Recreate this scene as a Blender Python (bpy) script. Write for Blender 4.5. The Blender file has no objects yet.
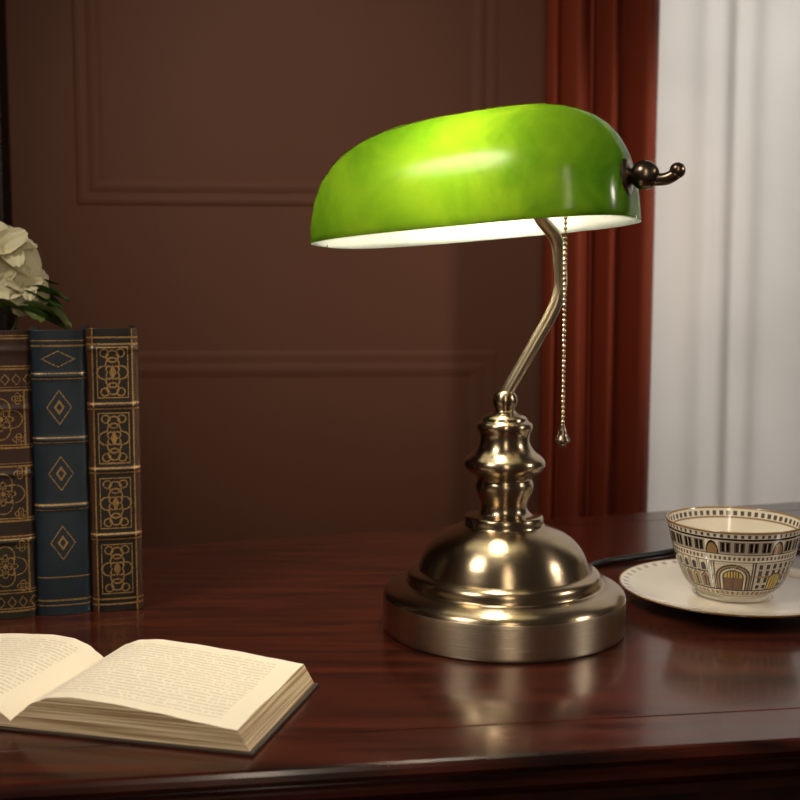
import bpy, math, random
import numpy as np
from mathutils import Vector, Matrix
random.seed(4)
T = 0.75   # table top height
SC = bpy.context.scene
try:
    SC.view_settings.view_transform = 'Standard'
    SC.view_settings.look = 'None'
except Exception:
    pass

def lin(r, g, b):
    def f(c):
        c /= 255.0
        return c/12.92 if c <= 0.04045 else ((c+0.055)/1.055)**2.4
    return (f(r), f(g), f(b), 1.0)

# ------------------------------------------------------------------ materials
def new_mat(name):
    m = bpy.data.materials.new(name); m.use_nodes = True
    nt = m.node_tree
    return m, nt, nt.nodes['Principled BSDF'], nt.nodes['Material Output']

def pmat(name, col, rough=0.5, metal=0.0, noise=None, bump=0.0, coat=0.0, nscale=(1,1,1), spec=0.5):
    m, nt, p, out = new_mat(name)
    p.inputs['Roughness'].default_value = rough
    p.inputs['Metallic'].default_value = metal
    p.inputs['Coat Weight'].default_value = coat
    p.inputs['Specular IOR Level'].default_value = spec
    tc = nt.nodes.new('ShaderNodeTexCoord'); mp = nt.nodes.new('ShaderNodeMapping')
    mp.inputs['Scale'].default_value = nscale
    nt.links.new(tc.outputs['Object'], mp.inputs['Vector'])
    nz = nt.nodes.new('ShaderNodeTexNoise'); nz.inputs['Scale'].default_value = noise[0] if noise else 20
    nz.inputs['Detail'].default_value = 5
    nt.links.new(mp.outputs[0], nz.inputs['Vector'])
    mix = nt.nodes.new('ShaderNodeMix'); mix.data_type = 'RGBA'
    k = noise[1] if noise else 0.08
    mix.inputs[6].default_value = tuple(c*(1-k) for c in col[:3])+(1,)
    mix.inputs[7].default_value = tuple(min(1, c*(1+k)) for c in col[:3])+(1,)
    nt.links.new(nz.outputs['Fac'], mix.inputs[0])
    nt.links.new(mix.outputs[2], p.inputs['Base Color'])
    if bump:
        b = nt.nodes.new('ShaderNodeBump'); b.inputs['Strength'].default_value = bump
        b.inputs['Distance'].default_value = 0.002
        nt.links.new(nz.outputs['Fac'], b.inputs['Height']); nt.links.new(b.outputs[0], p.inputs['Normal'])
    return m

def brass_mat(name, col, rough, aniso=0.0, streak=0.0, nscale=(1,1,6), nk=(60, .06)):
    m = pmat(name, col, rough, 1.0, noise=nk, nscale=nscale)
    nt = m.node_tree; p = nt.nodes['Principled BSDF']
    if aniso:
        p.inputs['Anisotropic'].default_value = aniso
        p.inputs['Anisotropic Rotation'].default_value = .25
        t = nt.nodes.new('ShaderNodeTangent'); t.direction_type = 'RADIAL'; t.axis = 'Z'
        nt.links.new(t.outputs[0], p.inputs['Tangent'])
    if streak:   # brushed grooves running round the turned metal
        tc = nt.nodes.new('ShaderNodeTexCoord'); mp = nt.nodes.new('ShaderNodeMapping'); mp.inputs['Scale'].default_value = (6, 6, 1500)
        nt.links.new(tc.outputs['Object'], mp.inputs[0])
        nz = nt.nodes.new('ShaderNodeTexNoise'); nz.inputs['Scale'].default_value = 1; nz.inputs['Detail'].default_value = 4
        nt.links.new(mp.outputs[0], nz.inputs['Vector'])
        b = nt.nodes.new('ShaderNodeBump'); b.inputs['Strength'].default_value = streak; b.inputs['Distance'].default_value = .0004
        nt.links.new(nz.outputs['Fac'], b.inputs['Height']); nt.links.new(b.outputs[0], p.inputs['Normal'])
    return m

def wood_mat(name, c1, c2, rough, scale, stretch, coat=0.3, pos=(.35, .68)):
    m, nt, p, out = new_mat(name)
    tc = nt.nodes.new('ShaderNodeTexCoord'); mp = nt.nodes.new('ShaderNodeMapping')
    mp.inputs['Scale'].default_value = stretch
    mp.inputs['Rotation'].default_value = (0, 0, math.radians(-10))
    nt.links.new(tc.outputs['Object'], mp.inputs['Vector'])
    nz = nt.nodes.new('ShaderNodeTexNoise'); nz.inputs['Scale'].default_value = scale
    nz.inputs['Detail'].default_value = 8; nz.inputs['Distortion'].default_value = 0.4
    nt.links.new(mp.outputs[0], nz.inputs['Vector'])
    cr = nt.nodes.new('ShaderNodeValToRGB')
    cr.color_ramp.elements[0].position = pos[0]; cr.color_ramp.elements[0].color = c1
    cr.color_ramp.elements[1].position = pos[1]; cr.color_ramp.elements[1].color = c2
    nt.links.new(nz.outputs['Fac'], cr.inputs[0]); nt.links.new(cr.outputs[0], p.inputs['Base Color'])
    mr = nt.nodes.new('ShaderNodeMapRange'); mr.inputs['To Min'].default_value = rough-0.03; mr.inputs['To Max'].default_value = rough+0.06
    nt.links.new(nz.outputs['Fac'], mr.inputs[0]); nt.links.new(mr.outputs[0], p.inputs['Roughness'])
    p.inputs['Coat Weight'].default_value = coat; p.inputs['Coat Roughness'].default_value = 0.10
    p.inputs['Specular IOR Level'].default_value = .4
    b = nt.nodes.new('ShaderNodeBump'); b.inputs['Strength'].default_value = 0.05; b.inputs['Distance'].default_value = 0.001
    nt.links.new(nz.outputs['Fac'], b.inputs['Height']); nt.links.new(b.outputs[0], p.inputs['Normal'])
    return m

def painted_mat(name, rough=0.5, coat=0.0, gilt_rough=0.35):
    """base colour from the mesh's own decoration attribute, metallic where gilded"""
    m, nt, p, out = new_mat(name)
    a = nt.nodes.new('ShaderNodeAttribute'); a.attribute_name = 'deco'
    g = nt.nodes.new('ShaderNodeAttribute'); g.attribute_name = 'gilt'
    tc = nt.nodes.new('ShaderNodeTexCoord')
    nz = nt.nodes.new('ShaderNodeTexNoise'); nz.inputs['Scale'].default_value = 90; nz.inputs['Detail'].default_value = 6
    nt.links.new(tc.outputs['Object'], nz.inputs['Vector'])
    mr = nt.nodes.new('ShaderNodeMapRange'); mr.inputs['To Min'].default_value = 0.5; mr.inputs['To Max'].default_value = 1.3
    nt.links.new(nz.outputs['Fac'], mr.inputs[0])
    mx = nt.nodes.new('ShaderNodeMix'); mx.data_type = 'RGBA'; mx.blend_type = 'MULTIPLY'; mx.inputs[0].default_value = 1 if coat == 0 else 0.1
    nt.links.new(a.outputs['Color'], mx.inputs[6]); nt.links.new(mr.outputs[0], mx.inputs[7])
    nt.links.new(mx.outputs[2], p.inputs['Base Color'])
    ml = nt.nodes.new('ShaderNodeMath'); ml.operation = 'MULTIPLY'; ml.inputs[1].default_value = 0.45
    nt.links.new(g.outputs['Fac'], ml.inputs[0]); nt.links.new(ml.outputs[0], p.inputs['Metallic'])
    r = nt.nodes.new('ShaderNodeMapRange'); r.inputs['To Min'].default_value = rough; r.inputs['To Max'].default_value = gilt_rough
    nt.links.new(g.outputs['Fac'], r.inputs[0]); nt.links.new(r.outputs[0], p.inputs['Roughness'])
    p.inputs['Coat Weight'].default_value = coat
    return m

# ------------------------------------------------------------------ mesh helpers
def mk(name, verts, faces, mat, parent=None, smooth=True, loc=None, rotz=0.0, label=None, autosmooth=None):
    me = bpy.data.meshes.new(name)
    me.from_pydata([tuple(map(float, v)) for v in verts], [], faces)
    me.validate()
    o = bpy.data.objects.new(name, me); SC.collection.objects.link(o)
    mats = mat if isinstance(mat, (list, tuple)) else [mat]
    for mm in mats: me.materials.append(mm)
    if smooth:
        me.polygons.foreach_set('use_smooth', [True]*len(me.polygons))
        if autosmooth:
            me.set_sharp_from_angle(angle=math.radians(autosmooth))
    if parent: o.parent = parent
    if loc is not None: o.location = loc
    o.rotation_euler[2] = rotz
    if label: o['label'] = label
    return o

def empty(name, loc, label, category, rotz=0.0):
    e = bpy.data.objects.new(name, None); SC.collection.objects.link(e)
    e.empty_display_size = 0.02
    e.location = loc; e.rotation_euler[2] = rotz
    e['label'] = label; e['category'] = category
    return e

def smooth_profile(pts, n=4):
    """Catmull-Rom densify"""
    P = [np.array(p, float) for p in pts]; out = []
    for i in range(len(P)-1):
        p0 = P[max(i-1, 0)]; p1 = P[i]; p2 = P[i+1]; p3 = P[min(i+2, len(P)-1)]
        for k in range(n):
            t = k/n
            out.append(0.5*((2*p1)+(-p0+p2)*t+(2*p0-5*p1+4*p2-p3)*t*t+(-p0+3*p1-3*p2+p3)*t**3))
    out.append(P[-1]); return [tuple(q) for q in out]

def lathe_vf(profile, segs=96):
    verts = []; faces = []; n = len(profile)
    for (r, z) in profile:
        r = max(r, 0.00002)
        for j in range(segs):
            a = 2*math.pi*j/segs
            verts.append((r*math.cos(a), r*math.sin(a), z))
    for i in range(n-1):
        for j in range(segs):
            j2 = (j+1) % segs
            faces.append((i*segs+j, i*segs+j2, (i+1)*segs+j2, (i+1)*segs+j))
    return verts, faces

def lathe(name, profile, mat, parent=None, segs=96, autosmooth=None, **k):
    v, f = lathe_vf(profile, segs)
    return mk(name, v, f, mat, parent, autosmooth=autosmooth, **k)

def tube_vf(path, radius, segs=16, caps=True):
    P = [Vector(p) for p in path]; verts = []; faces = []
    R = radius if isinstance(radius, (list, tuple)) else [radius]*len(P)
    up = None
    for i, p in enumerate(P):
        d = (P[min(i+1, len(P)-1)]-P[max(i-1, 0)]).normalized()
        if up is None:
            up = Vector((0, 0, 1)) if abs(d.z) < 0.9 else Vector((0, 1, 0))
        up = (up-d*up.dot(d)).normalized(); s = d.cross(up)
        for j in range(segs):
            a = 2*math.pi*j/segs
            verts.append(p+(up*math.cos(a)+s*math.sin(a))*R[i])
    for i in range(len(P)-1):
        for j in range(segs):
            j2 = (j+1) % segs
            faces.append((i*segs+j, i*segs+j2, (i+1)*segs+j2, (i+1)*segs+j))
    if caps:
        faces.append(tuple(range(segs-1, -1, -1)))
        faces.append(tuple((len(P)-1)*segs+j for j in range(segs)))
    return verts, faces

def tube(name, path, radius, mat, parent=None, segs=16, sm=6, **k):
    path = smooth_profile(path, sm) if sm > 1 else path
    v, f = tube_vf(path, radius, segs)
    return mk(name, v, f, mat, parent, autosmooth=50, **k)

def join_vf(parts):
    V = []; F = []
    for v, f in parts:
        o = len(V); V += [tuple(q) for q in v]; F += [tuple(i+o for i in q) for q in f]
    return V, F

def box_vf(x0, x1, y0, y1, z0, z1):
    v = [(x0,y0,z0),(x1,y0,z0),(x1,y1,z0),(x0,y1,z0),(x0,y0,z1),(x1,y0,z1),(x1,y1,z1),(x0,y1,z1)]
    f = [(0,3,2,1),(4,5,6,7),(0,1,5,4),(1,2,6,5),(2,3,7,6),(3,0,4,7)]
    return v, f

def sphere_vf(c, r, u=16, w=10, sc=(1,1,1)):
    v = []; f = []
    for i in range(w+1):
        th = math.pi*i/w
        for j in range(u):
            a = 2*math.pi*j/u
            v.append((c[0]+r*sc[0]*math.sin(th)*math.cos(a), c[1]+r*sc[1]*math.sin(th)*math.sin(a), c[2]+r*sc[2]*math.cos(th)))
    for i in range(w):
        for j in range(u):
            j2 = (j+1) % u
            f.append((i*u+j, (i+1)*u+j, (i+1)*u+j2, i*u+j2))
    return v, f

def bevel(o, w, s=2):
    m = o.modifiers.new('bevel', 'BEVEL'); m.width = w; m.segments = s; m.limit_method = 'ANGLE'

def paint(o, cols, gilt):
    me = o.data; n = len(me.vertices)
    a = me.attributes.new('deco', 'FLOAT_COLOR', 'POINT')
    c = np.ones((n, 4), dtype=np.float32); c[:len(cols), :3] = cols
    a.data.foreach_set('color', c.ravel())
    g = me.attributes.new('gilt', 'FLOAT', 'POINT')
    gg = np.zeros(n, dtype=np.float32); gg[:len(gilt)] = gilt
    g.data.foreach_set('value', gg)

# ------------------------------------------------------------------ shared materials
M_wall = pmat('wall_paint_brown', lin(108, 68, 50), 0.65, noise=(2, 0.12))
M_trimdark = wood_mat('dark_trim_wood', lin(24, 14, 11), lin(36, 21, 16), 0.5, 4, (6, 6, 1), 0.05)
M_table = wood_mat('mahogany', lin(26, 8, 5), lin(86, 32, 17), 0.22, 6.0, (1.2, 15, 6), 0.35, (.30, .78))
M_floor = wood_mat('floor_wood', lin(40, 24, 16), lin(70, 42, 28), 0.4, 3, (1, 10, 1), 0.2)
M_brass = brass_mat('antique_brass', (0.40, 0.31, 0.20, 1), 0.245, 0.75, .25, (1, 1, 14), (40, .18))
M_brassrim = brass_mat('brushed_brass_rim', (0.62, 0.52, 0.39, 1), 0.33, 0.85, .45, (1, 1, 30), (60, .18))
M_brass2 = brass_mat('antique_brass_rod', (0.66, 0.54, 0.37, 1), 0.32)
M_darkmetal = brass_mat('dark_bronze', (0.24, 0.18, 0.13, 1), 0.28)
M_chain = brass_mat('chain_brass', (0.75, 0.62, 0.42, 1), 0.25)
M_cord = pmat('cord_rubber', lin(14, 13, 13), 0.4)
M_paper = pmat('paper_edge', lin(216, 196, 160), 0.8, noise=(30, 0.1))

# ------------------------------------------------------------------ room
PSI = math.radians(4.0)
RO = (0.0, 2.0, 0.0)
def room(name, vf, mat, smooth=False, kind=True, bev=0):
    o = mk(name, vf[0], vf[1], mat, None, smooth, RO, PSI)
    if kind: o['kind'] = 'structure'
    if bev: bevel(o, bev, 3)
    return o
WX0, WX1, WZ0, WZ1 = 0.36, 1.75, 0.35, 2.35
room('wall_back', join_vf([box_vf(-1.6, WX0, 0, .12, 0, 2.6), box_vf(WX1, 2.2, 0, .12, 0, 2.6),
     box_vf(WX0, WX1, 0, .12, 0, WZ0), box_vf(WX0, WX1, 0, .12, WZ1, 2.6)]), M_wall)
room('wall_left', box_vf(-1.72, -1.6, -2.6, .12, 0, 2.6), M_wall)
fl = room('floor', box_vf(-1.72, 2.2, -2.6, .12, -0.05, 0), M_floor)

def frame_vf(x0, x1, z0, z1, prof):
    """rectangular moulding, prof: list of (inset, depth)"""
    v = []; f = []; n = len(prof)
    for (i, d) in prof:
        v += [(x0+i, -d, z0+i), (x1-i, -d, z0+i), (x1-i, -d, z1-i), (x0+i, -d, z1-i)]
    for k in range(n-1):
        for j in range(4):
            j2 = (j+1) % 4
            f.append((k*4+j, k*4+j2, (k+1)*4+j2, (k+1)*4+j))
    return v, f
PR = [(0,0),(.004,.0025),(.010,.0032),(.016,.0025),(.022,.0020),(.028,.0035),(.034,.0042),(.040,.0030),(.048,0)]
PR2 = [(a, d*.6) for a, d in PR]
room('trim_1', frame_vf(-.565, .175, T+.405, T+1.5, PR), M_wall)
room('trim_2', frame_vf(-.565, .175, .12, T+.15, PR2), M_wall)
room('trim_3', box_vf(-.86, -.675, -.05, 0, 0, 2.6), M_trimdark, bev=.006)
room('baseboard_back', box_vf(-1.6, 2.2, -.02, 0, 0, .1), M_wall, bev=.004)
# window
M_frame = pmat('window_paint', lin(225, 222, 215), 0.5)
wf = [box_vf(WX0, WX0+.05, .03, .09, WZ0, WZ1), box_vf(WX1-.05, WX1, .03, .09, WZ0, WZ1),
      box_vf(WX0, WX1, .03, .09, WZ0, WZ0+.05), box_vf(WX0, WX1, .03, .09, WZ1-.05, WZ1),
      box_vf(1.06, 1.11, .03, .09, WZ0, WZ1)]
room('window_1', join_vf(wf), M_frame)

# curtains
def sheer(name, x0, x1, z0, z1, fold, amp, yc, mat, nx, label, seed, warp=0.0):
    rnd = random.Random(seed); V = []; F = []; nz = 24
    ph = [rnd.uniform(0, 6.28) for _ in range(4)]
    for k in range(nz+1):
        z = z0+(z1-z0)*k/nz
        for i in range(nx+1):
            x = x0+(x1-x0)*i/nx
            w = 2*math.pi*x/fold+warp*math.sin(x*2*math.pi/(fold*2.7)+ph[3])
            y = amp*math.sin(w+ph[0]+.25*math.sin(z*1.3+ph[1]))*(.6+.4*math.sin(x*23+ph[2]))+amp*.5*math.sin(w*.43+ph[2]+z*.5)
            V.append((x, yc+y, z))
    for k in range(nz):
        for i in range(nx):
            a = k*(nx+1)+i; F.append((a, a+1, a+nx+2, a+nx+1))
    o = mk(name, V, F, mat, None, True, RO, PSI)
    o['label'] = label; o['category'] = 'curtain'
    s = o.modifiers.new('solid', 'SOLIDIFY'); s.thickness = 0.0015
    return o
m, nt, p, out = new_mat('velvet_rust')
p.inputs['Base Color'].default_value = lin(146, 60, 34); p.inputs['Roughness'].default_value = 0.75
p.inputs['Sheen Weight'].default_value = 0.06; p.inputs['Sheen Tint'].default_value = lin(220, 120, 90)
tc = nt.nodes.new('ShaderNodeTexCoord'); nz = nt.nodes.new('ShaderNodeTexNoise'); nz.inputs['Scale'].default_value = 200
nt.links.new(tc.outputs['Object'], nz.inputs['Vector'])
b = nt.nodes.new('ShaderNodeBump'); b.inputs['Strength'].default_value = .15; nt.links.new(nz.outputs['Fac'], b.inputs['Height']); nt.links.new(b.outputs[0], p.inputs['Normal'])
M_velvet = m
# heavy drape: irregular rounded lobes (width, forward bulge) separated by deep creases
def drape(x0, yc, lobes, z0, z1, mat, label):
    V = []; F = []; nz = 30; per = 26
    cols_n = None
    for k in range(nz+1):
        z = z0+(z1-z0)*k/nz; row = []
        x = x0
        for li, (w, d) in enumerate(lobes):
            wob = 1+.10*math.sin(z*1.7+li*2.1)
            sh = .006*math.sin(z*1.1+li*1.3)
            for i in range(per):
                t = i/per
                px = x+w*(.5-.5*math.cos(math.pi*t))*1.0+.12*w*math.sin(2*math.pi*t)
                py = -d*wob*math.sin(math.pi*t)**.62
                row.append((px+sh, yc+py, z))
            x += w
        row.append((x+.006*math.sin(z*1.1), yc, z))
        cols_n = len(row); V += row
    for k in range(nz):
        for i in range(cols_n-1):
            a = k*cols_n+i; F.append((a, a+1, a+cols_n+1, a+cols_n))
    o = mk('curtain', V, F, mat, None, True, RO, PSI)
    o['label'] = label; o['category'] = 'curtain'
    s = o.modifiers.new('solid', 'SOLIDIFY'); s.thickness = 0.0015
    return o
m, nt, p, out = new_mat('sheer_white')
nz = nt.nodes.new('ShaderNodeTexNoise'); nz.inputs['Scale'].default_value = 5; tc = nt.nodes.new('ShaderNodeTexCoord')
nt.links.new(tc.outputs['Object'], nz.inputs['Vector'])
cr = nt.nodes.new('ShaderNodeValToRGB'); cr.color_ramp.elements[0].color = lin(218, 215, 211); cr.color_ramp.elements[1].color = lin(230, 228, 225)
nt.links.new(nz.outputs['Fac'], cr.inputs[0])
tr = nt.nodes.new('ShaderNodeBsdfTranslucent'); di = nt.nodes.new('ShaderNodeBsdfDiffuse'); mx = nt.nodes.new('ShaderNodeMixShader')
nt.links.new(cr.outputs[0], tr.inputs[0]); nt.links.new(cr.outputs[0], di.inputs[0]); mx.inputs[0].default_value = .55
nt.links.new(di.outputs[0], mx.inputs[1]); nt.links.new(tr.outputs[0], mx.inputs[2]); nt.links.new(mx.outputs[0], out.inputs[0])
M_sheer = m
drape(.228, -.12, [(.026,.025),(.050,.060),(.020,.022),(.036,.050),(.060,.075)], .005, 2.45, M_velvet, 'rust red velvet drape hanging in deep vertical folds beside the window')
sheer('sheer_curtain', .34, 1.70, .005, 2.45, .066, .0065, -.05, M_sheer, 520, 'sheer white curtain hanging in soft folds over the bright window', 8, .9)

# ------------------------------------------------------------------ desk
desk = empty('desk', (0, 0, 0), 'dark red mahogany desk with polished moulded top', 'desk')
def line_int(p, d, q, e):
    den = d[0]*e[1]-d[1]*e[0]; t = ((q[0]-p[0])*e[1]-(q[1]-p[1])*e[0])/den
    return (p[0]+d[0]*t, p[1]+d[1]*t)
QUAD = [(-.9, .441), (1.05, .715), (1.0, 1.502), (-1.0, .83)]
def inset(poly, k):
    n = len(poly); L = []
    for i in range(n):
        a = poly[i]; b = poly[(i+1) % n]; dx = b[0]-a[0]; dy = b[1]-a[1]; l = math.hypot(dx, dy)
        nx, ny = -dy/l, dx/l
        L.append(((a[0]+nx*k, a[1]+ny*k), (dx, dy)))
    return [line_int(L[i-1][0], L[i-1][1], L[i][0], L[i][1]) for i in range(n)]
prof = [(.060,0),(.0470,0),(.0464,-.0006),(.0459,-.0006),(.0453,0),(.004,0),(.0018,-.0008),(.0008,-.003),(0,-.006),(.001,-.009),(.003,-.0105),
        (.0055,-.011),(.0055,-.013),(.0035,-.015),(.0035,-.018),(.006,-.021),(.010,-.024),(.016,-.027),(.020,-.030),(.020,-.036),(.03,-.036)]
V = []; F = []
for (k, z) in prof:
    for q in inset(QUAD, k): V.append((q[0], q[1], T+z))
for i in range(len(prof)-1):
    for j in range(4):
        j2 = (j+1) % 4; F.append((i*4+j, (i+1)*4+j, (i+1)*4+j2, i*4+j2))
F.append((0, 1, 2, 3)); l = (len(prof)-1)*4; F.append((l+3, l+2, l+1, l))
mk('desktop', V, F, M_table, desk, smooth=False)
V = []; F = []
for k, z in [(.05, T-.0355), (.05, T-.14), (.07, T-.14), (.07, T-.0355)]:
    for q in inset(QUAD, k): V.append((q[0], q[1], z))
for i in range(4):
    for j in range(4):
        j2 = (j+1) % 4; F.append((i*4+j, ((i+1) % 4)*4+j, ((i+1) % 4)*4+j2, i*4+j2))
mk('apron', V, F, M_table, desk, smooth=False)
for q in inset(QUAD, .09):
    lg = lathe('leg', [(0,0),(.018,0),(.02,.02),(.016,.05),(.022,.25),(.03,.5),(.024,.56),(.032,.58),(.032,T-.036),(0,T-.036)], M_table, desk, segs=32, autosmooth=40)
    lg.location = (q[0], q[1], 0)

# ------------------------------------------------------------------ lamp
LX, LY = .0776, .8175
lamp = empty('desk_lamp', (LX, LY, T), 'antique brass table lamp with green glass shade and pull chain', 'lamp')
bp = [(0,0),(.0885,0),(.0900,.0012),(.0903,.003),(.0903,.023),(.0900,.0262),(.0885,.0288),(.0850,.0312),(.0790,.0335),(.0740,.0345)]
bp2 = [(.0740,.0345),(.0728,.0352),(.0722,.0372),(.0718,.0400),(.0702,.0424),(.0670,.0440),(.0640,.0446)]
bp3 = [(.0640,.0446),(.0625,.0490),(.0600,.0550),(.0560,.0612),(.0500,.0672),(.0425,.0720),(.0345,.0755),(.0300,.0772)]
bp4 = [(.0300,.0772),(.0293,.0788),(.0292,.0820),(.0278,.0844),(.0225,.0850)]
base_prof = bp[:3]+smooth_profile(bp[3:], 3)[:-1]+smooth_profile(bp2, 4)[:-1]+smooth_profile(bp3, 5)[:-1]+smooth_profile(bp4, 4)+[(0,.0850)]
lb_ = lathe('lamp_base', base_prof, [M_brass, M_brassrim], lamp, 160, autosmooth=50)
for pl in lb_.data.polygons:
    if pl.center.z < .0265 and math.hypot(pl.center.x, pl.center.y) > .088: pl.material_index = 1
col = [(.0225,.0848),(.0192,.0862),(.0172,.0890),(.0170,.0925),(.0184,.0965),(.0203,.1010),(.0214,.1050),(.0213,.1085),(.0203,.1105),
       (.0204,.1125),(.0228,.1148),(.0264,.1172),(.0292,.1200),(.0302,.1230),(.0293,.1262),(.0262,.1292),(.0225,.1322),(.0196,.1362),
       (.0182,.1405),(.0184,.1450),(.0200,.1482),(.0206,.1508),(.0197,.1532),(.0170,.1550),(.0160,.1572),(.0138,.1590),(.0100,.1605),(.0075,.1620),
       (.0070,.1638),(.0085,.1668),(.0092,.1702),(.0080,.1742),(.0055,.1767),(0,.1774)]
lathe('lamp_column', smooth_profile(col, 5), M_brass, lamp, 96, autosmooth=60)
# shade frame
TH = math.radians(-24); RL = math.radians(3.6)
SA, SB, SCc = .1225, .063, .0885
SCX, SCY, SCZ = -.0255, .010, .2925
MS = Matrix.Translation((SCX, SCY, SCZ)) @ Matrix.Rotation(TH, 4, 'Z') @ Matrix.Rotation(-RL, 4, 'Y') @ Matrix.Rotation(math.radians(-1), 4, 'X')
def s2l(v): return tuple(MS @ Vector(v))
HZ = .027; HY = -.014
armtop = s2l((.056, HY, HZ))
tube('lamp_arm', [(0,0,.172),(.0035,0,.180),(.0125,0,.196),(.0225,0,.214),(.0315,0,.2300),(.0375,0,.2435),(.0400,0,.256),(.0388,-.002,.270),(.0350,-.007,.288),(armtop[0]+.001,armtop[1],.305),armtop], .0047, M_brass2, lamp, 20, 8)
# shade
def shade_surface(a, b, c, mexp=2.12, nu=96, nv=48, off=0):
    V = []; F = []
    for i in range(nu+1):
        t = -math.pi/2+math.pi*i/nu
        t = max(-math.pi/2+.003, min(math.pi/2-.003, t))
        n = 2.95 if t < 0 else 3.2
        xr = abs(math.sin(t))**(2/n); x = a*math.copysign(xr, t)
        r = (max(0, 1-xr**n))**(1/n)
        cc = c*(.985+.045*x/a)
        for j in range(nv+1):
            ph = math.pi*j/nv
            cy = math.cos(ph); sy = max(0, math.sin(ph))
            V.append(s2l((x, b*r*math.copysign(abs(cy)**(2/mexp), -cy), cc*r*sy**(2/mexp))))
    for i in range(nu):
        for j in range(nv):
            q = i*(nv+1)+j; F.append((q+off, q+nv+1+off, q+nv+2+off, q+1+off))
    return V, F
V1, F1 = shade_surface(SA, SB, SCc); V2, F2 = shade_surface(SA-.003, SB-.003, SCc-.003, off=len(V1))
V = V1+V2; F = list(F1)+[tuple(reversed(q)) for q in F2]
nu, nv = 96, 48
nout = len(F1); N1 = len(V1)
rim = []
for i in range(nu):
    a = i*(nv+1); b_ = (i+1)*(nv+1); rim += [(a, a+N1, b_+N1, b_), (a+nv, b_+nv, b_+nv+N1, a+nv+N1)]
F += rim
m, nt, p, out = new_mat('green_cased_glass')
tc = nt.nodes.new('ShaderNodeTexCoord'); nz = nt.nodes.new('ShaderNodeTexNoise'); nz.inputs['Scale'].default_value = 14; nz.inputs['Detail'].default_value = 3; nz.inputs['Distortion'].default_value = 1.8
nt.links.new(tc.outputs['Object'], nz.inputs['Vector'])
cr = nt.nodes.new('ShaderNodeValToRGB'); cr.color_ramp.elements[0].position = .32; cr.color_ramp.elements[0].color = (.062, .155, .003, 1); cr.color_ramp.elements[1].position = .72; cr.color_ramp.elements[1].color = (.175, .285, .010, 1)
nt.links.new(nz.outputs['Fac'], cr.inputs[0])
p.inputs['Base Color'].default_value = (.006, .085, .008, 1); p.inputs['Roughness'].default_value = .17; p.inputs['Specular IOR Level'].default_value = .45
tr = nt.nodes.new('ShaderNodeBsdfTranslucent'); nt.links.new(cr.outputs[0], tr.inputs[0])
mx = nt.nodes.new('ShaderNodeMixShader'); mx.inputs[0].default_value = .5
nt.links.new(p.outputs[0], mx.inputs[1]); nt.links.new(tr.outputs[0], mx.inputs[2]); nt.links.new(mx.outputs[0], out.inputs[0])
M_green = m
m, nt, p, out = new_mat('white_glass_lining')
nz = nt.nodes.new('ShaderNodeTexNoise'); nz.inputs['Scale'].default_value = 10
cr = nt.nodes.new('ShaderNodeValToRGB'); cr.color_ramp.elements[0].color = (.70, .70, .67, 1); cr.color_ramp.elements[1].color = (.76, .76, .73, 1)
nt.links.new(nz.outputs['Fac'], cr.inputs[0]); nt.links.new(cr.outputs[0], p.inputs['Base Color']); p.inputs['Roughness'].default_value = .5
tr = nt.nodes.new('ShaderNodeBsdfTranslucent'); nt.links.new(cr.outputs[0], tr.inputs[0])
mx = nt.nodes.new('ShaderNodeMixShader'); mx.inputs[0].default_value = .66
nt.links.new(p.outputs[0], mx.inputs[1]); nt.links.new(tr.outputs[0], mx.inputs[2]); nt.links.new(mx.outputs[0], out.inputs[0])
M_lining = m
sh = mk('lamp_shade', V, F, [M_green, M_lining], lamp, True, label='glossy green glass shade with white lining')
for i, pl in enumerate(sh.data.polygons): pl.material_index = 0 if i < nout else 1
# hardware
def tf(vf): return [s2l(v) for v in vf[0]], vf[1]
xe = SA*.976
rod = tf(tube_vf([(-xe+.006, HY*.4, HZ), (xe+.006, HY, HZ)], .0035, 12))
def lat_x(prof, cx, hz=HZ, hy=HY):  # lathe around shade x axis
    v, f = lathe_vf(prof, 32)
    return [s2l((cx+z, x+hy, hz+y)) for (x, y, z) in v], f
capR = lat_x([(0,-.002),(.0120,-.002),(.0130,.0005),(.0118,.0025),(.0064,.0034),(.0054,.0042)]+[(.0100*math.sin(a_), .0125-.0100*math.cos(a_)) for a_ in np.linspace(.57, math.pi, 14)], xe)
arm = tube_vf([s2l(q) for q in smooth_profile([(xe+.012,HY,HZ-.002),(xe+.019,HY,HZ-.0035),(xe+.026,HY,HZ-.0040),(xe+.031,HY,HZ-.0025),(xe+.0345,HY,HZ)], 6)], .0042, 12)
tipb = tf(sphere_vf((xe+.0345, HY, HZ+.0008), .0054, 16, 10))
v, f = join_vf([rod, capR, arm, tipb])
mk('shade_bracket', v, f, M_darkmetal, lamp, autosmooth=45, label='dark bronze bracket with round knob')
# socket and bulb
v, f = lat_x([(0,.0),(.012,0),(.0135,-.004),(.0135,-.035),(.012,-.038),(0,-.038)], .064, .040, .002)
mk('lamp_socket', v, f, M_darkmetal, lamp, autosmooth=45)
m, nt, p, out = new_mat('bulb_glow')
em = nt.nodes.new('ShaderNodeEmission'); em.inputs[0].default_value = (1, .90, .70, 1); em.inputs[1].default_value = 205
nt.links.new(em.outputs[0], out.inputs[0])
v, f = lat_x([(.0115,0),(.013,-.006),(.0165,-.014),(.018,-.024),(.0165,-.034),(.011,-.041),(.004,-.044),(0,-.0445)], .026, .042, .002)
mk('light_bulb', v, f, m, lamp)
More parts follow.
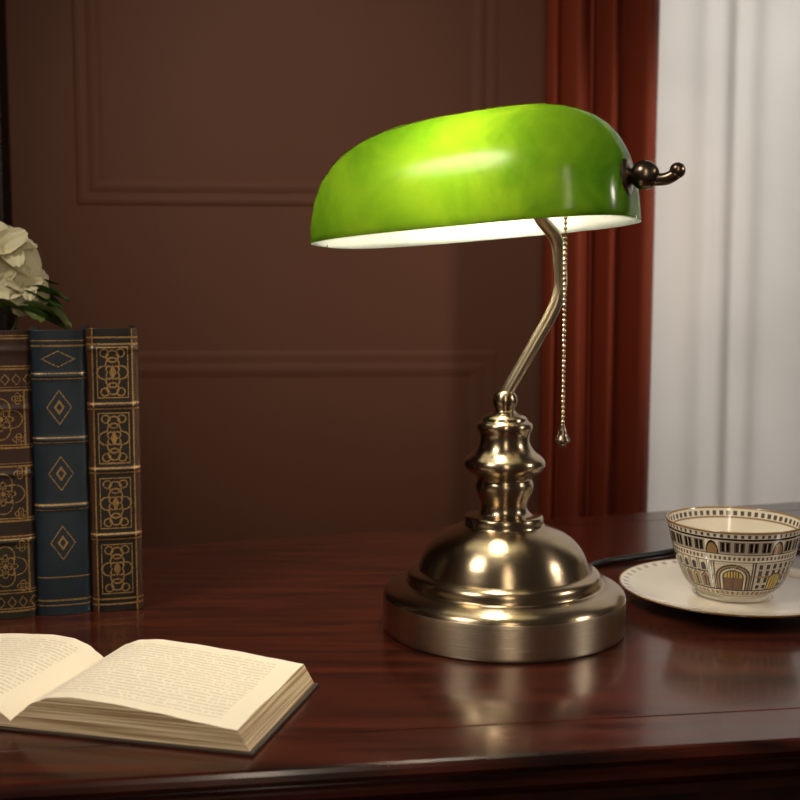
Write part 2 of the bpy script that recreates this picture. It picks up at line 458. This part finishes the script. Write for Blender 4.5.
# chain
cx, cy = .0385, -.030
z1, z0 = .319, .146
top = z1
parts = [tube_vf([(cx, cy, z0+.004), (cx, cy, top)], .0004, 6)]
nb = int((top-z0)/.0036)
for i in range(nb):
    parts.append(sphere_vf((cx, cy, z0+.004+i*.0036), .00150, 8, 6))
parts.append(tube_vf([(cx, cy, top), (.036, -.022, top+.001), (.032, -.014, top+.001)], .0015, 8))
v, f = join_vf(parts)
ch = mk('pull_chain', v, f, M_chain, lamp)
v, f = lathe_vf(smooth_profile([(0,.010),(.0015,.0098),(.0022,.007),(.0030,.005),(.0036,.002),(.0052,-.001),(.0055,-.0025),(.004,-.0035),(.0025,-.004),(.0028,-.006),(0,-.0075)], 3), 24)
v = [(x+cx, y+cy, z+z0) for x, y, z in v]
mk('chain_pull', v, f, M_darkmetal, ch)
# cord
W = [(.04,.078,.006),(.055,.105,.004),(.085,.155,.0035),(.11,.185,.0035),(.14,.203,.0035),(.175,.222,.0035),(.205,.248,.0035),(.24,.256,.0035),(.30,.250,.0035),(.40,.262,.0035),(.5,.30,.0035)]
tube('power_cord', W, .0032, M_cord, lamp, 12, 8, label='black power cord')

# ------------------------------------------------------------------ upright books
def gline(d, w): return (np.abs(d) < w)
def rosette(x, z, R, k=4, w=.0006):
    r = np.hypot(x, z); a = np.arctan2(z, x); w = w*.8
    g = gline(r-R*(.62+.38*np.abs(np.cos(k/2*a))), w)
    g |= gline(r-R*(.30+.22*np.abs(np.sin(k/2*a))), w*.9)
    g |= (r < R*.12)
    return g
def deco_brown(x, z, w, h):
    base = np.tile(np.array(lin(54, 27, 17)[:3]), (len(x), 1)); g = np.zeros(len(x), bool)
    base[(z > .0665)&(z < .1155)] = lin(36, 19, 14)[:3]
    base[z < .062] = lin(34, 30, 20)[:3]
    edges = [.006, .020, .062, .076, .118, .132, .176, .192, h-.006]
    for e in edges: g |= gline(z-e, .0006) | gline(z-e-.0022, .0004)
    for i, c in enumerate([.041, .097, .154]):
        g |= rosette(x, z-c, .0155, 4) | rosette(x, (z-c), .009, 8, .0006)
        for s in (-1, 1):
            for q in (-1, 1): g |= rosette(x-s*.0125, z-c-q*.0155, .0042, 4, .0005)
        g |= gline(np.abs(x)-.0172, .0005) & (np.abs(z-c) < .021)
    for c in [.013, .184]:
        g |= gline(np.abs(x % .008-.004)/.003+np.abs(z-c)/.004-1, .14)
    return base, g
def deco_blue(x, z, w, h):
    base = np.tile(np.array(lin(24, 39, 50)[:3]), (len(x), 1)); g = np.zeros(len(x), bool)
    for e in [.008, .012, .030, .083, .087, .135, .139, .184, .188, h-.012, h-.008]: g |= gline(z-e, .0005)
    for c in [.057, .111, .162]:
        d = np.abs(x)/.009+np.abs(z-c)/.013
        g |= gline(d-1, .05); g |= gline(d-.35, .10)
    c = h-.022
    g |= gline(np.abs(x)/.012+np.abs(z-c)/.006-1, .07)
    return base, g
def deco_dark(x, z, w, h):
    base = np.tile(np.array(lin(22, 15, 13)[:3]), (len(x), 1)); g = np.zeros(len(x), bool)
    edge = np.abs(x) > w/2-.0045
    base[edge] = lin(70, 42, 26)[:3]
    for e in [.006, .010, .058, .062, .110, .114, .160, .164, h-.012, h-.007]: g |= gline(z-e, .0007)
    g |= gline(np.abs(x)-(w/2-.0045), .0006)
    for c in [.034, .086, .137, .188]:
        inn = (np.abs(z-c) < .021)&(np.abs(x) < w/2-.006)
        g |= gline(np.maximum(np.abs(x)-.0115, np.abs(z-c)-.0195), .0005)
        g |= rosette(x, (z-c), .0115, 4, .0009)
        g |= gline(np.hypot(x, np.abs(z-c)-.0125)-.0045, .0006)&inn
        g |= gline(np.hypot(np.abs(x)-.006, np.abs(z-c)-.015)-.003, .0005)&inn
        g |= (np.abs(x)/.0028+np.abs(z-c)/.006 < 1)
    return base, g
M_spine = painted_mat('tooled_leather', .5, 0, .42)
def build_book(name, loc, rotz, w, h, d, deco, leather, label):
    e = empty(name, loc, label, 'book', rotz); e['group'] = 'antique books standing in a row'
    NU, NV = 100, 480
    tx = np.linspace(-1, 1, NU+1); zz = np.linspace(0, h, NV+1)
    X, Z = np.meshgrid(tx, zz); X = X.ravel(); Z = Z.ravel()
    y = -.009*np.maximum(0, 1-np.abs(X*.97)**3)**(1/2.6)+.001
    for bz in [.060, .112, .162, .206] if deco is not deco_blue else [.085, .137, .186]:
        if bz < h: y -= .0014*np.exp(-((Z-bz)/.0022)**2)
    y += .0010*(np.exp(-((np.abs(X)-.96)/.04)**2))
    V = [(x*w/2, yy, z) for x, yy, z in zip(X, y, Z)]
    F = [(k*(NU+1)+i, k*(NU+1)+i+1, (k+1)*(NU+1)+i+1, (k+1)*(NU+1)+i) for k in range(NV) for i in range(NU)]
    n0 = len(V)
    # inner skin of the spine
    back = []
    for k in (0, NV):
        for i in range(NU+1):
            q = V[k*(NU+1)+i]; back.append((q[0]*.93, q[1]+.0028, q[2]))
    V += back
    for i in range(NU):
        F.append((i, n0+i, n0+i+1, i+1)); t0 = NV*(NU+1)
        F.append((t0+i, t0+i+1, n0+NU+1+i+1, n0+NU+1+i)); F.append((n0+i, n0+NU+1+i, n0+NU+2+i, n0+i+1))
    o = mk('spine', V, F, M_spine, e)
    base, g = deco(X*w/2, Z, w, h)
    gold = np.array(lin(172, 134, 78)[:3])
    wear = np.random.RandomState(3).rand(len(g)) > .15
    gm = g & wear
    cols = base.copy(); cols[gm] = gold
    c2 = np.tile(base[len(base)//2], (len(V), 1)); c2[:len(cols)] = cols
    gg = np.zeros(len(V)); gg[:len(gm)] = gm
    paint(o, c2, gg)
    bd = [box_vf(-w/2, -w/2+.0026, -.001, d, 0, h), box_vf(w/2-.0026, w/2, -.001, d, 0, h)]
    v, f = join_vf(bd); cv = mk('cover', v, f, leather, e, False); bevel(cv, .0006, 2)
    v, f = box_vf(-w/2+.0026, w/2-.0026, -.004, d-.005, .004, h-.005)
    mk('page_block', v, f, M_paper, e, False)
    return e
RB = math.radians(15.5)
ux, uy = math.cos(RB), math.sin(RB)
bx, by = -.2235, .862
M_l1 = pmat('leather_black', lin(30, 21, 18), .5, noise=(60, .2), bump=.3)
M_l2 = pmat('leather_blue', lin(24, 40, 50), .5, noise=(60, .2), bump=.3)
M_l3 = pmat('leather_brown', lin(58, 32, 20), .5, noise=(60, .2), bump=.3)
w1, w2, w3 = .0390, .0405, .044
build_book('book', (bx, by, T), RB, w1, .222, .105, deco_dark, M_l1, 'thick black leather book with ornate gold panels on its spine')
s = -(w1+w2)/2-.0003
build_book('book.001', (bx+ux*s, by+uy*s, T), RB, w2, .221, .105, deco_blue, M_l2, 'dark blue leather book with gold diamonds on its spine')
s2 = s-(w2+w3)/2-.0003
build_book('book.002', (bx+ux*s2, by+uy*s2, T), RB, w3, .221, .105, deco_brown, M_l3, 'brown leather book with gilt rosettes on its spine')

# ------------------------------------------------------------------ vase with flowers
vx, vy = -.385, .998
vase = empty('flower_vase', (vx, vy, T), 'creamy white flowers in a small vase behind the books', 'vase')
M_vase = pmat('vase_glaze', lin(200, 195, 185), .2)
lathe('vase', smooth_profile([(0,0),(.020,0),(.022,.004),(.026,.03),(.028,.06),(.024,.10),(.018,.13),(.019,.15),(.022,.158),(.020,.158),(.016,.13),(.015,.12)], 3), M_vase, vase, 48)
M_petal = pmat('petal_cream', lin(228, 220, 182), .6, noise=(25, .12))
M_leaf = pmat('leaf_green', lin(62, 92, 38), .45, noise=(25, .3), bump=.3)
M_leaf2 = pmat('leaf_pale', lin(120, 136, 78), .5, noise=(25, .2), bump=.3)
def petal_vf(c, az, tilt, L, Wd, curl, nu=12, nv=10):
    V = []; F = []
    R = Matrix.Rotation(az, 4, 'Z') @ Matrix.Rotation(-tilt, 4, 'Y')
    for i in range(nu+1):
        t = i/nu; ww = Wd*math.sin(math.pi*min(1, t*.80+.06))**.65
        for j in range(nv+1):
            q = -1+2*j/nv
            x = L*t*(1-.07*q*q); y = ww*q/2
            z = curl*L*(-(t**2)*.6+.3*t)+.28*ww*q*q*(1-.3*t)+.0010*math.sin(q*9+t*7+az)
            V.append(tuple(Vector(c)+R @ Vector((x, y, z))))
    for i in range(nu):
        for j in range(nv):
            a = i*(nv+1)+j; F.append((a, a+1, a+nv+2, a+nv+1))
    return V, F
def flower(c, size, face):
    parts = []
    Rf = Vector((0, 0, 1)).rotation_difference(Vector(face).normalized()).to_matrix()
    for ring, (n, tilt, L) in enumerate([(5, .15, 1.15), (4, .75, .80)]):
        for k in range(n):
            v, f = petal_vf((0, 0, 0), 2*math.pi*(k+ring*.5)/n+random.uniform(-.2, .2), tilt+random.uniform(-.2, .2), size*L*random.uniform(.9, 1.12), size*.92*L, .9)
            parts.append(([tuple(Vector(c)+Rf @ Vector(q)) for q in v], f))
    v, f = join_vf(parts)
    return mk('flower', v, f, M_petal, vase, label='creamy white blossom')
def leaf(c, az, tilt, L, Wd, mat):
    v, f = petal_vf(c, az, tilt, L, Wd, .8, 14, 8)
    return mk('leaf', v, f, mat, vase)
FL = [((.030,.004,.286), .031, (.35,-.75,.6)), ((.046,.004,.256), .024, (.5,-.7,.3)), ((.010,.0,.262), .022, (-.2,-.7,.6))]
for c, s_, fc in FL:
    flower(c, s_, fc)
    tube('stem', [(0,0,.13),(c[0]*.3,c[1]*.3,.20),(c[0]*.8,c[1]*.8,c[2]-.04),c], .0014, M_leaf, vase, 8, 5)
for (c, az, ti, L, Wd, mt) in [((.040,.01,.248),.15,.1,.045,.026,M_leaf),((.040,.005,.236),.05,-.1,.050,.030,M_leaf2),((.04,.01,.25),.5,.45,.036,.024,M_leaf),
      ((.020,.0,.236),-.25,.0,.05,.034,M_leaf2),((.03,.0,.26),2.8,.3,.05,.03,M_leaf),((.03,.002,.232),.1,-.10,.06,.032,M_leaf),
      ((.015,.004,.240),.3,.1,.05,.034,M_leaf),((.03,.012,.242),-.1,.12,.05,.030,M_leaf)]:
    leaf(c, az, ti, L, Wd, mt)

# ------------------------------------------------------------------ open book
ob = empty('open_book', (-.2215, .613, T), 'open old hardcover book with cream pages lying on the desk', 'book', math.radians(-14))
m, nt, p, out = new_mat('printed_page')
uvn = nt.nodes.new('ShaderNodeUVMap'); uvn.uv_map = 'UVMap'
sep = nt.nodes.new('ShaderNodeSeparateXYZ'); nt.links.new(uvn.outputs[0], sep.inputs[0])
def math_(op, a, b=None):
    n = nt.nodes.new('ShaderNodeMath'); n.operation = op
    for i, q in enumerate([a, b]):
        if q is None: continue
        if isinstance(q, (int, float)): n.inputs[i].default_value = q
        else: nt.links.new(q, n.inputs[i])
    return n.outputs[0]
U, Vv = sep.outputs[0], sep.outputs[1]
vs = math_('MULTIPLY', Vv, 26); row = math_('FLOOR', vs); fr = math_('FRACT', vs)
ln = math_('MULTIPLY', math_('GREATER_THAN', fr, .35), math_('LESS_THAN', fr, .75))
cmb = nt.nodes.new('ShaderNodeCombineXYZ'); nt.links.new(math_('MULTIPLY', U, 70), cmb.inputs[0]); nt.links.new(math_('MULTIPLY', row, 7.3), cmb.inputs[1])
nz = nt.nodes.new('ShaderNodeTexNoise'); nz.inputs['Scale'].default_value = 1.0; nz.inputs['Detail'].default_value = 2; nt.links.new(cmb.outputs[0], nz.inputs['Vector'])
wd = math_('GREATER_THAN', nz.outputs['Fac'], .42)
mk1 = math_('MULTIPLY', math_('GREATER_THAN', U, .12), math_('LESS_THAN', U, .90))
mk2 = math_('MULTIPLY', math_('GREATER_THAN', Vv, .09), math_('LESS_THAN', Vv, .91))
mask = math_('MULTIPLY', math_('MULTIPLY', ln, wd), math_('MULTIPLY', mk1, mk2)); mask = math_('MULTIPLY', mask, .26)
mxx = nt.nodes.new('ShaderNodeMix'); mxx.data_type = 'RGBA'; mxx.inputs[6].default_value = lin(252, 240, 216); mxx.inputs[7].default_value = lin(110, 94, 76)
nt.links.new(mask, mxx.inputs[0]); nt.links.new(mxx.outputs[2], p.inputs['Base Color']); p.inputs['Roughness'].default_value = .75
M_page = m
m, nt, p, out = new_mat('page_stack_edge')
tc = nt.nodes.new('ShaderNodeTexCoord'); mp = nt.nodes.new('ShaderNodeMapping'); mp.inputs['Scale'].default_value = (8, 8, 900)
nt.links.new(tc.outputs['Object'], mp.inputs[0]); nz = nt.nodes.new('ShaderNodeTexNoise'); nz.inputs['Scale'].default_value = 1; nz.inputs['Detail'].default_value = 3
nt.links.new(mp.outputs[0], nz.inputs['Vector']); cr = nt.nodes.new('ShaderNodeValToRGB')
cr.color_ramp.elements[0].position = .38; cr.color_ramp.elements[0].color = lin(158, 128, 92); cr.color_ramp.elements[1].position = .62; cr.color_ramp.elements[1].color = lin(238, 216, 178)
nt.links.new(nz.outputs['Fac'], cr.inputs[0]); nt.links.new(cr.outputs[0], p.inputs['Base Color']); p.inputs['Roughness'].default_value = .85
bb = nt.nodes.new('ShaderNodeBump'); bb.inputs['Strength'].default_value = .5; bb.inputs['Distance'].default_value = .001
nt.links.new(nz.outputs['Fac'], bb.inputs['Height']); nt.links.new(bb.outputs[0], p.inputs['Normal'])
M_pedge = m
M_cover = pmat('cover_cloth', lin(62, 48, 36), .6, noise=(80, .2), bump=.3)
PW, PL = .140, .110
def hfun(u, side):
    pts = [(0,.006),(.04,.0110),(.10,.0175),(.18,.0215),(.28,.0228),(.45,.0215),(.65,.0190),(.85,.0160),(1,.0140)]
    k = 1.0 if side > 0 else .88
    for a, b in zip(pts, pts[1:]):
        if u <= b[0]:
            t = (u-a[0])/(b[0]-a[0]); t2 = t*t*(3-2*t); q = .5*t+.5*t2
            return k*(a[1]+(b[1]-a[1])*q)
    return k*pts[-1][1]
for side in (1, -1):
    NU, NL, NZ = 48, 30, 5; V = []; F = []; mi = []; uvs = {}
    def idx(i, l): return i*(NL+1)+l
    for i in range(NU+1):
        u = i/NU
        for l in range(NL+1):
            y = PL*l/NL
            V.append((side*PW*u*.985, y, hfun(u, side)+.0005*math.sin(l*.35+u*5)*u)); uvs[len(V)-1] = ((u if side > 0 else 1-u), 1-l/NL)
    for i in range(NU):
        for l in range(NL):
            F.append((idx(i, l), idx(i+1, l), idx(i+1, l+1), idx(i, l+1))); mi.append(0)
    zb = .0022
    def wall(seq, push):
        global V
        prev = seq
        for k in range(1, NZ+1):
            t = k/NZ; cur = []
            for s_ in seq:
                x, y, z = V[s_]
                cur.append(len(V)); V.append((x+push[0]*t*abs(x)/PW, y+push[1]*t, z+(zb-z)*t))
            for a in range(len(seq)-1):
                F.append((prev[a], prev[a+1], cur[a+1], cur[a])); mi.append(1)
            prev = cur
    wall([idx(i, 0) for i in range(NU+1)], (side*.007, 0)); wall([idx(i, NL) for i in range(NU, -1, -1)], (side*.007, 0))
    wall([idx(NU, l) for l in range(NL+1)], (side*.007, 0))
    me_o = mk('page_block', V, F, [M_page, M_pedge], ob, True, autosmooth=40)
    me = me_o.data
    uvl = me.uv_layers.new(name='UVMap')
    for pl in me.polygons:
        pl.material_index = mi[pl.index]
        for li in pl.loop_indices:
            uvl.data[li].uv = uvs.get(me.loops[li].vertex_index, (0, 0))
v, f = join_vf([box_vf(.006, PW+.0075, -.0015, PL+.002, 0, .0021), box_vf(-PW-.0075, -.006, -.0015, PL+.002, 0, .0021), box_vf(-.0065, .0065, -.0015, PL+.002, 0.0002, .0016)])
cv = mk('book_cover', v, f, M_cover, ob, False); bevel(cv, .0006, 2)

# ------------------------------------------------------------------ cup and saucer
CX, CY = .2700, .884
M_china = pmat('white_china', lin(238, 232, 220), .12, noise=(5, .03), coat=.4)
M_print = painted_mat('printed_china', .14, .5, .3)
sau = [(0,.003),(.022,.003),(.024,0),(.028,0),(.029,.0032),(.050,.0040),(.066,.0058),(.080,.0090),(.0895,.0125),(.0905,.0132),(.0898,.0140),(.079,.0112),(.064,.0082),(.048,.0068),(.032,.0062),(.028,.0060),(0,.0060)]
so_prof = smooth_profile(sau, 5)
v, f = lathe_vf(so_prof, 240)
so = mk('saucer', v, f, M_print, None, True, (CX, CY, T))
so['label'] = 'white china saucer with brown and gold decorated rim under a teacup'; so['category'] = 'saucer'
v = np.array(v); r = np.hypot(v[:, 0], v[:, 1]); a = np.arctan2(v[:, 1], v[:, 0])/(2*math.pi)
cols = np.tile(np.array(lin(224, 214, 200)[:3]), (len(v), 1)); g = np.zeros(len(v))
m1 = (r > .0885); cols[m1] = lin(150, 112, 70)[:3]
fr_ = (a*48) % 1
m2 = (r > .082)&(r < .0865)&(fr_ > .3)&(fr_ < .72); cols[m2] = lin(170, 156, 138)[:3]
paint(so, cols, g)
cup = empty('teacup', (CX, CY, T+.0062), 'white china teacup printed with brown building facades, standing on a saucer', 'cup')
outp = [(.0265,0),(.0285,.0004),(.0290,.003),(.0285,.0048),(.0340,.0075),(.0385,.0125),(.0425,.0210),(.0458,.0300),(.0485,.0400),(.0508,.0500),(.0530,.0585),(.0542,.0610)]
op = smooth_profile(outp, 15)
inp = smooth_profile([(.0542,.0610),(.0536,.0616),(.0526,.0605),(.0510,.0550),(.0485,.0480),(.0440,.0320),(.0380,.0170),(.028,.0090),(0,.0080)], 8)
NS = 960
v, f = lathe_vf([(0, .002), (.024, .002)]+op+inp[1:], NS)
co = mk('cup_body', v, f, M_print, cup)
v = np.array(v)
cols = np.tile(np.array(lin(238, 230, 214)[:3]), (len(v), 1)); g = np.zeros(len(v))
isout = (np.arange(len(v))//NS) < (2+len(op))
hgt = v[:, 2]/.061; ang = (np.arctan2(v[:, 1], v[:, 0])/(2*math.pi)) % 1
DK = np.array(lin(40, 33, 29)[:3]); TN = np.array(lin(158, 124, 84)[:3]); GR = np.array(lin(92, 84, 78)[:3]); YL = np.array(lin(196, 166, 70)[:3]); BL = np.array(lin(24, 22, 24)[:3])
LG = np.array(lin(184, 172, 154)[:3]); WB = np.array(lin(218, 206, 184)[:3]); BR = np.array(lin(104, 70, 42)[:3])
def setc(mask, c): cols[mask & isout] = c
setc(hgt > .975, TN); setc((hgt > .890)&(hgt < .918), DK); setc((hgt > .928)&(hgt < .965)&(((ang*64) % 1) < .45), GR)
ins = ~isout
cols[ins & (hgt > .985)] = TN
cols[ins & (hgt > .90)&(hgt < .96)&(((ang*56) % 1) < .55)] = GR
cols[ins & (hgt > .865)&(hgt < .885)] = TN
# row of windows under the rim
s = ang*30; fu = s % 1; k = np.floor(s).astype(int)
ub = (hgt > .71)&(hgt < .88)
wm = ub & (k % 5 < 4)
setc(wm, LG)
setc(wm & (fu > .12)&(fu < .86)&(hgt > .725)&(hgt < .868), GR)
setc(wm & (fu > .22)&(fu < .76)&(hgt > .74)&(hgt < .855), BL)
setc(wm & (np.abs(fu-.49) < .045)&(hgt > .74)&(hgt < .855), LG)
f7 = (ang*6) % 1
dc = .9
dome = ub & (np.hypot((f7-dc)/.09, (hgt-.71)/.15) < 1)
setc(dome, TN); setc(ub & (np.abs(np.hypot((f7-dc)/.09, (hgt-.71)/.15)-1) < .10), DK)
for e in (.70, .60, .205): setc(np.abs(hgt-e) < .011, DK)
setc((hgt > .612)&(hgt < .688), WB)
setc((hgt > .625)&(hgt < .675)&(((ang*84) % 1) < .5), GR)
# facades
s = ang*8+.876; fu = s % 1; k = np.floor(s).astype(int) % 3
fb = (hgt > .215)&(hgt < .590)
def archm(c, hw, top, rise, lo):
    return (np.abs(fu-c) < hw)&(hgt > lo)&((hgt < top) | (np.hypot((fu-c)/hw, (hgt-top)/rise) < 1))
A = fb&(k == 0); setc(A, WB)
for q in np.arange(.25, .58, .035): setc(A & (np.abs(hgt-q) < .004), LG)
setc(A & archm(.5, .38, .39, .180, .215), DK); setc(A & archm(.5, .345, .39, .160, .215), TN)
setc(A & archm(.5, .31, .39, .142, .215), DK); setc(A & archm(.5, .275, .39, .125, .215), WB); setc(A & archm(.5, .235, .39, .105, .215), DK)
setc(A & archm(.5, .205, .39, .090, .215), BR)
setc(A & archm(.5, .205, .39, .090, .215) & (np.abs(fu-.5) < .014), DK)
setc(A & archm(.5, .205, .39, .090, .39), YL)
for q in (.38, .44, .5, .56, .62): setc(A & archm(.5, .205, .39, .090, .39) & (np.abs(fu-q) < .011), DK)
for q in (.04, .095, .905, .96): setc(A & (np.abs(fu-q) < .018), DK)
B = fb&(k == 1); setc(B, LG)
gx = (fu*6) % 1; gz = ((hgt-.215)/.094) % 1
setc(B & (gx > .14)&(gx < .86)&(gz > .10)&(gz < .90), WB); setc(B & (gx > .22)&(gx < .78)&(gz > .16)&(gz < .84), BL)
setc(B & (np.abs(hgt-.403) < .012), TN)
setc(B & archm(.5, .19, .36, .09, .215), DK); setc(B & archm(.5, .155, .36, .07, .215), YL)
for q in (.42, .5, .58): setc(B & archm(.5, .155, .36, .07, .215) & (np.abs(fu-q) < .011), DK)
Cc = fb&(k == 2); setc(Cc, WB)
for q in (.03, .265, .5, .735, .97):
    setc(Cc & (np.abs(fu-q) < .038), DK); setc(Cc & (np.abs(fu-q) < .020), LG)
for qi, q in enumerate((.1475, .3825, .6175, .8525)):
    setc(Cc & archm(q, .074, .36, .062, .225), DK); setc(Cc & archm(q, .052, .36, .045, .225), TN if qi % 2 else YL); setc(Cc & archm(q, .026, .34, .04, .225), BL)
    setc(Cc & archm(q, .058, .52, .040, .455), BL)
setc(Cc & (np.abs(hgt-.437) < .010), DK)
lb = (hgt > .13)&(hgt < .19); setc(lb, LG); setc(lb & (((ang*60) % 1) < .5), TN); setc(lb & (((ang*60) % 1) < .14), DK)
setc((hgt > .102)&(hgt < .12), DK)
paint(co, cols, g)
HA = math.radians(-12)
hp = [(.0470,.050),(.056,.0540),(.066,.0525),(.072,.0430),(.069,.0320),(.060,.0225),(.0500,.0185),(.0425,.0205)]
tube('handle', [(x*math.cos(HA), x*math.sin(HA), z) for x, z in hp], .0032, M_china, cup, 12, 6)

# ------------------------------------------------------------------ lights
def area(name, loc, target, size, power, color, sy=None):
    l = bpy.data.lights.new(name, 'AREA'); l.energy = power; l.color = color; l.size = size
    if sy: l.shape = 'RECTANGLE'; l.size_y = sy
    o = bpy.data.objects.new(name, l); SC.collection.objects.link(o); o.location = loc
    o.rotation_euler = (Vector(target)-Vector(loc)).to_track_quat('-Z', 'Y').to_euler(); return o
def spot(name, loc, target, ang, power, color, rad=.05, blend=1.0):
    l = bpy.data.lights.new(name, 'SPOT'); l.energy = power; l.color = color; l.spot_size = math.radians(ang); l.spot_blend = blend; l.shadow_soft_size = rad
    o = bpy.data.objects.new(name, l); SC.collection.objects.link(o); o.location = loc
    o.rotation_euler = (Vector(target)-Vector(loc)).to_track_quat('-Z', 'Y').to_euler(); return o
area('window_daylight', (1.1, 2.9, T+.9), (1.0, 2.0, T+.6), 1.6, 58, (1, .97, .94))
spot('key_light', (-.9, .1, T+1.5), (-.14, .68, T), 48, 74, (1, .91, .77), .25)
area('strip_light', (.10, -.55, T+.75), (.08, .8, T+.1), .09, 3.4, (1, .84, .64), 1.1)
spot('side_light', (1.3, .5, T+.7), (.1, .85, T+.1), 40, 18, (1, .9, .78), .08)
spot('wall_light', (-.35, .5, T+1.1), (-.12, 2.0, T+.42), 54, 36, (1, .78, .58), .25)
spot('curtain_light', (1.1, 1.15, T+.9), (.38, 1.85, T+.35), 34, 20, (1, .80, .62), .06)
w = bpy.data.worlds.new('world'); SC.world = w; w.use_nodes = True
bg = w.node_tree.nodes['Background']; bg.inputs[0].default_value = (.80, .63, .50, 1); bg.inputs[1].default_value = .055

# ------------------------------------------------------------------ camera
cd = bpy.data.cameras.new('camera'); cam = bpy.data.objects.new('camera', cd); SC.collection.objects.link(cam)
cd.sensor_width = 36; cd.lens = 50; cd.clip_start = .01
cd.dof.use_dof = True; cd.dof.focus_distance = .80; cd.dof.aperture_fstop = 11
cam.location = (0, 0, T+.246); cam.rotation_euler = (math.radians(90-5.3), 0, 0)
SC.camera = cam
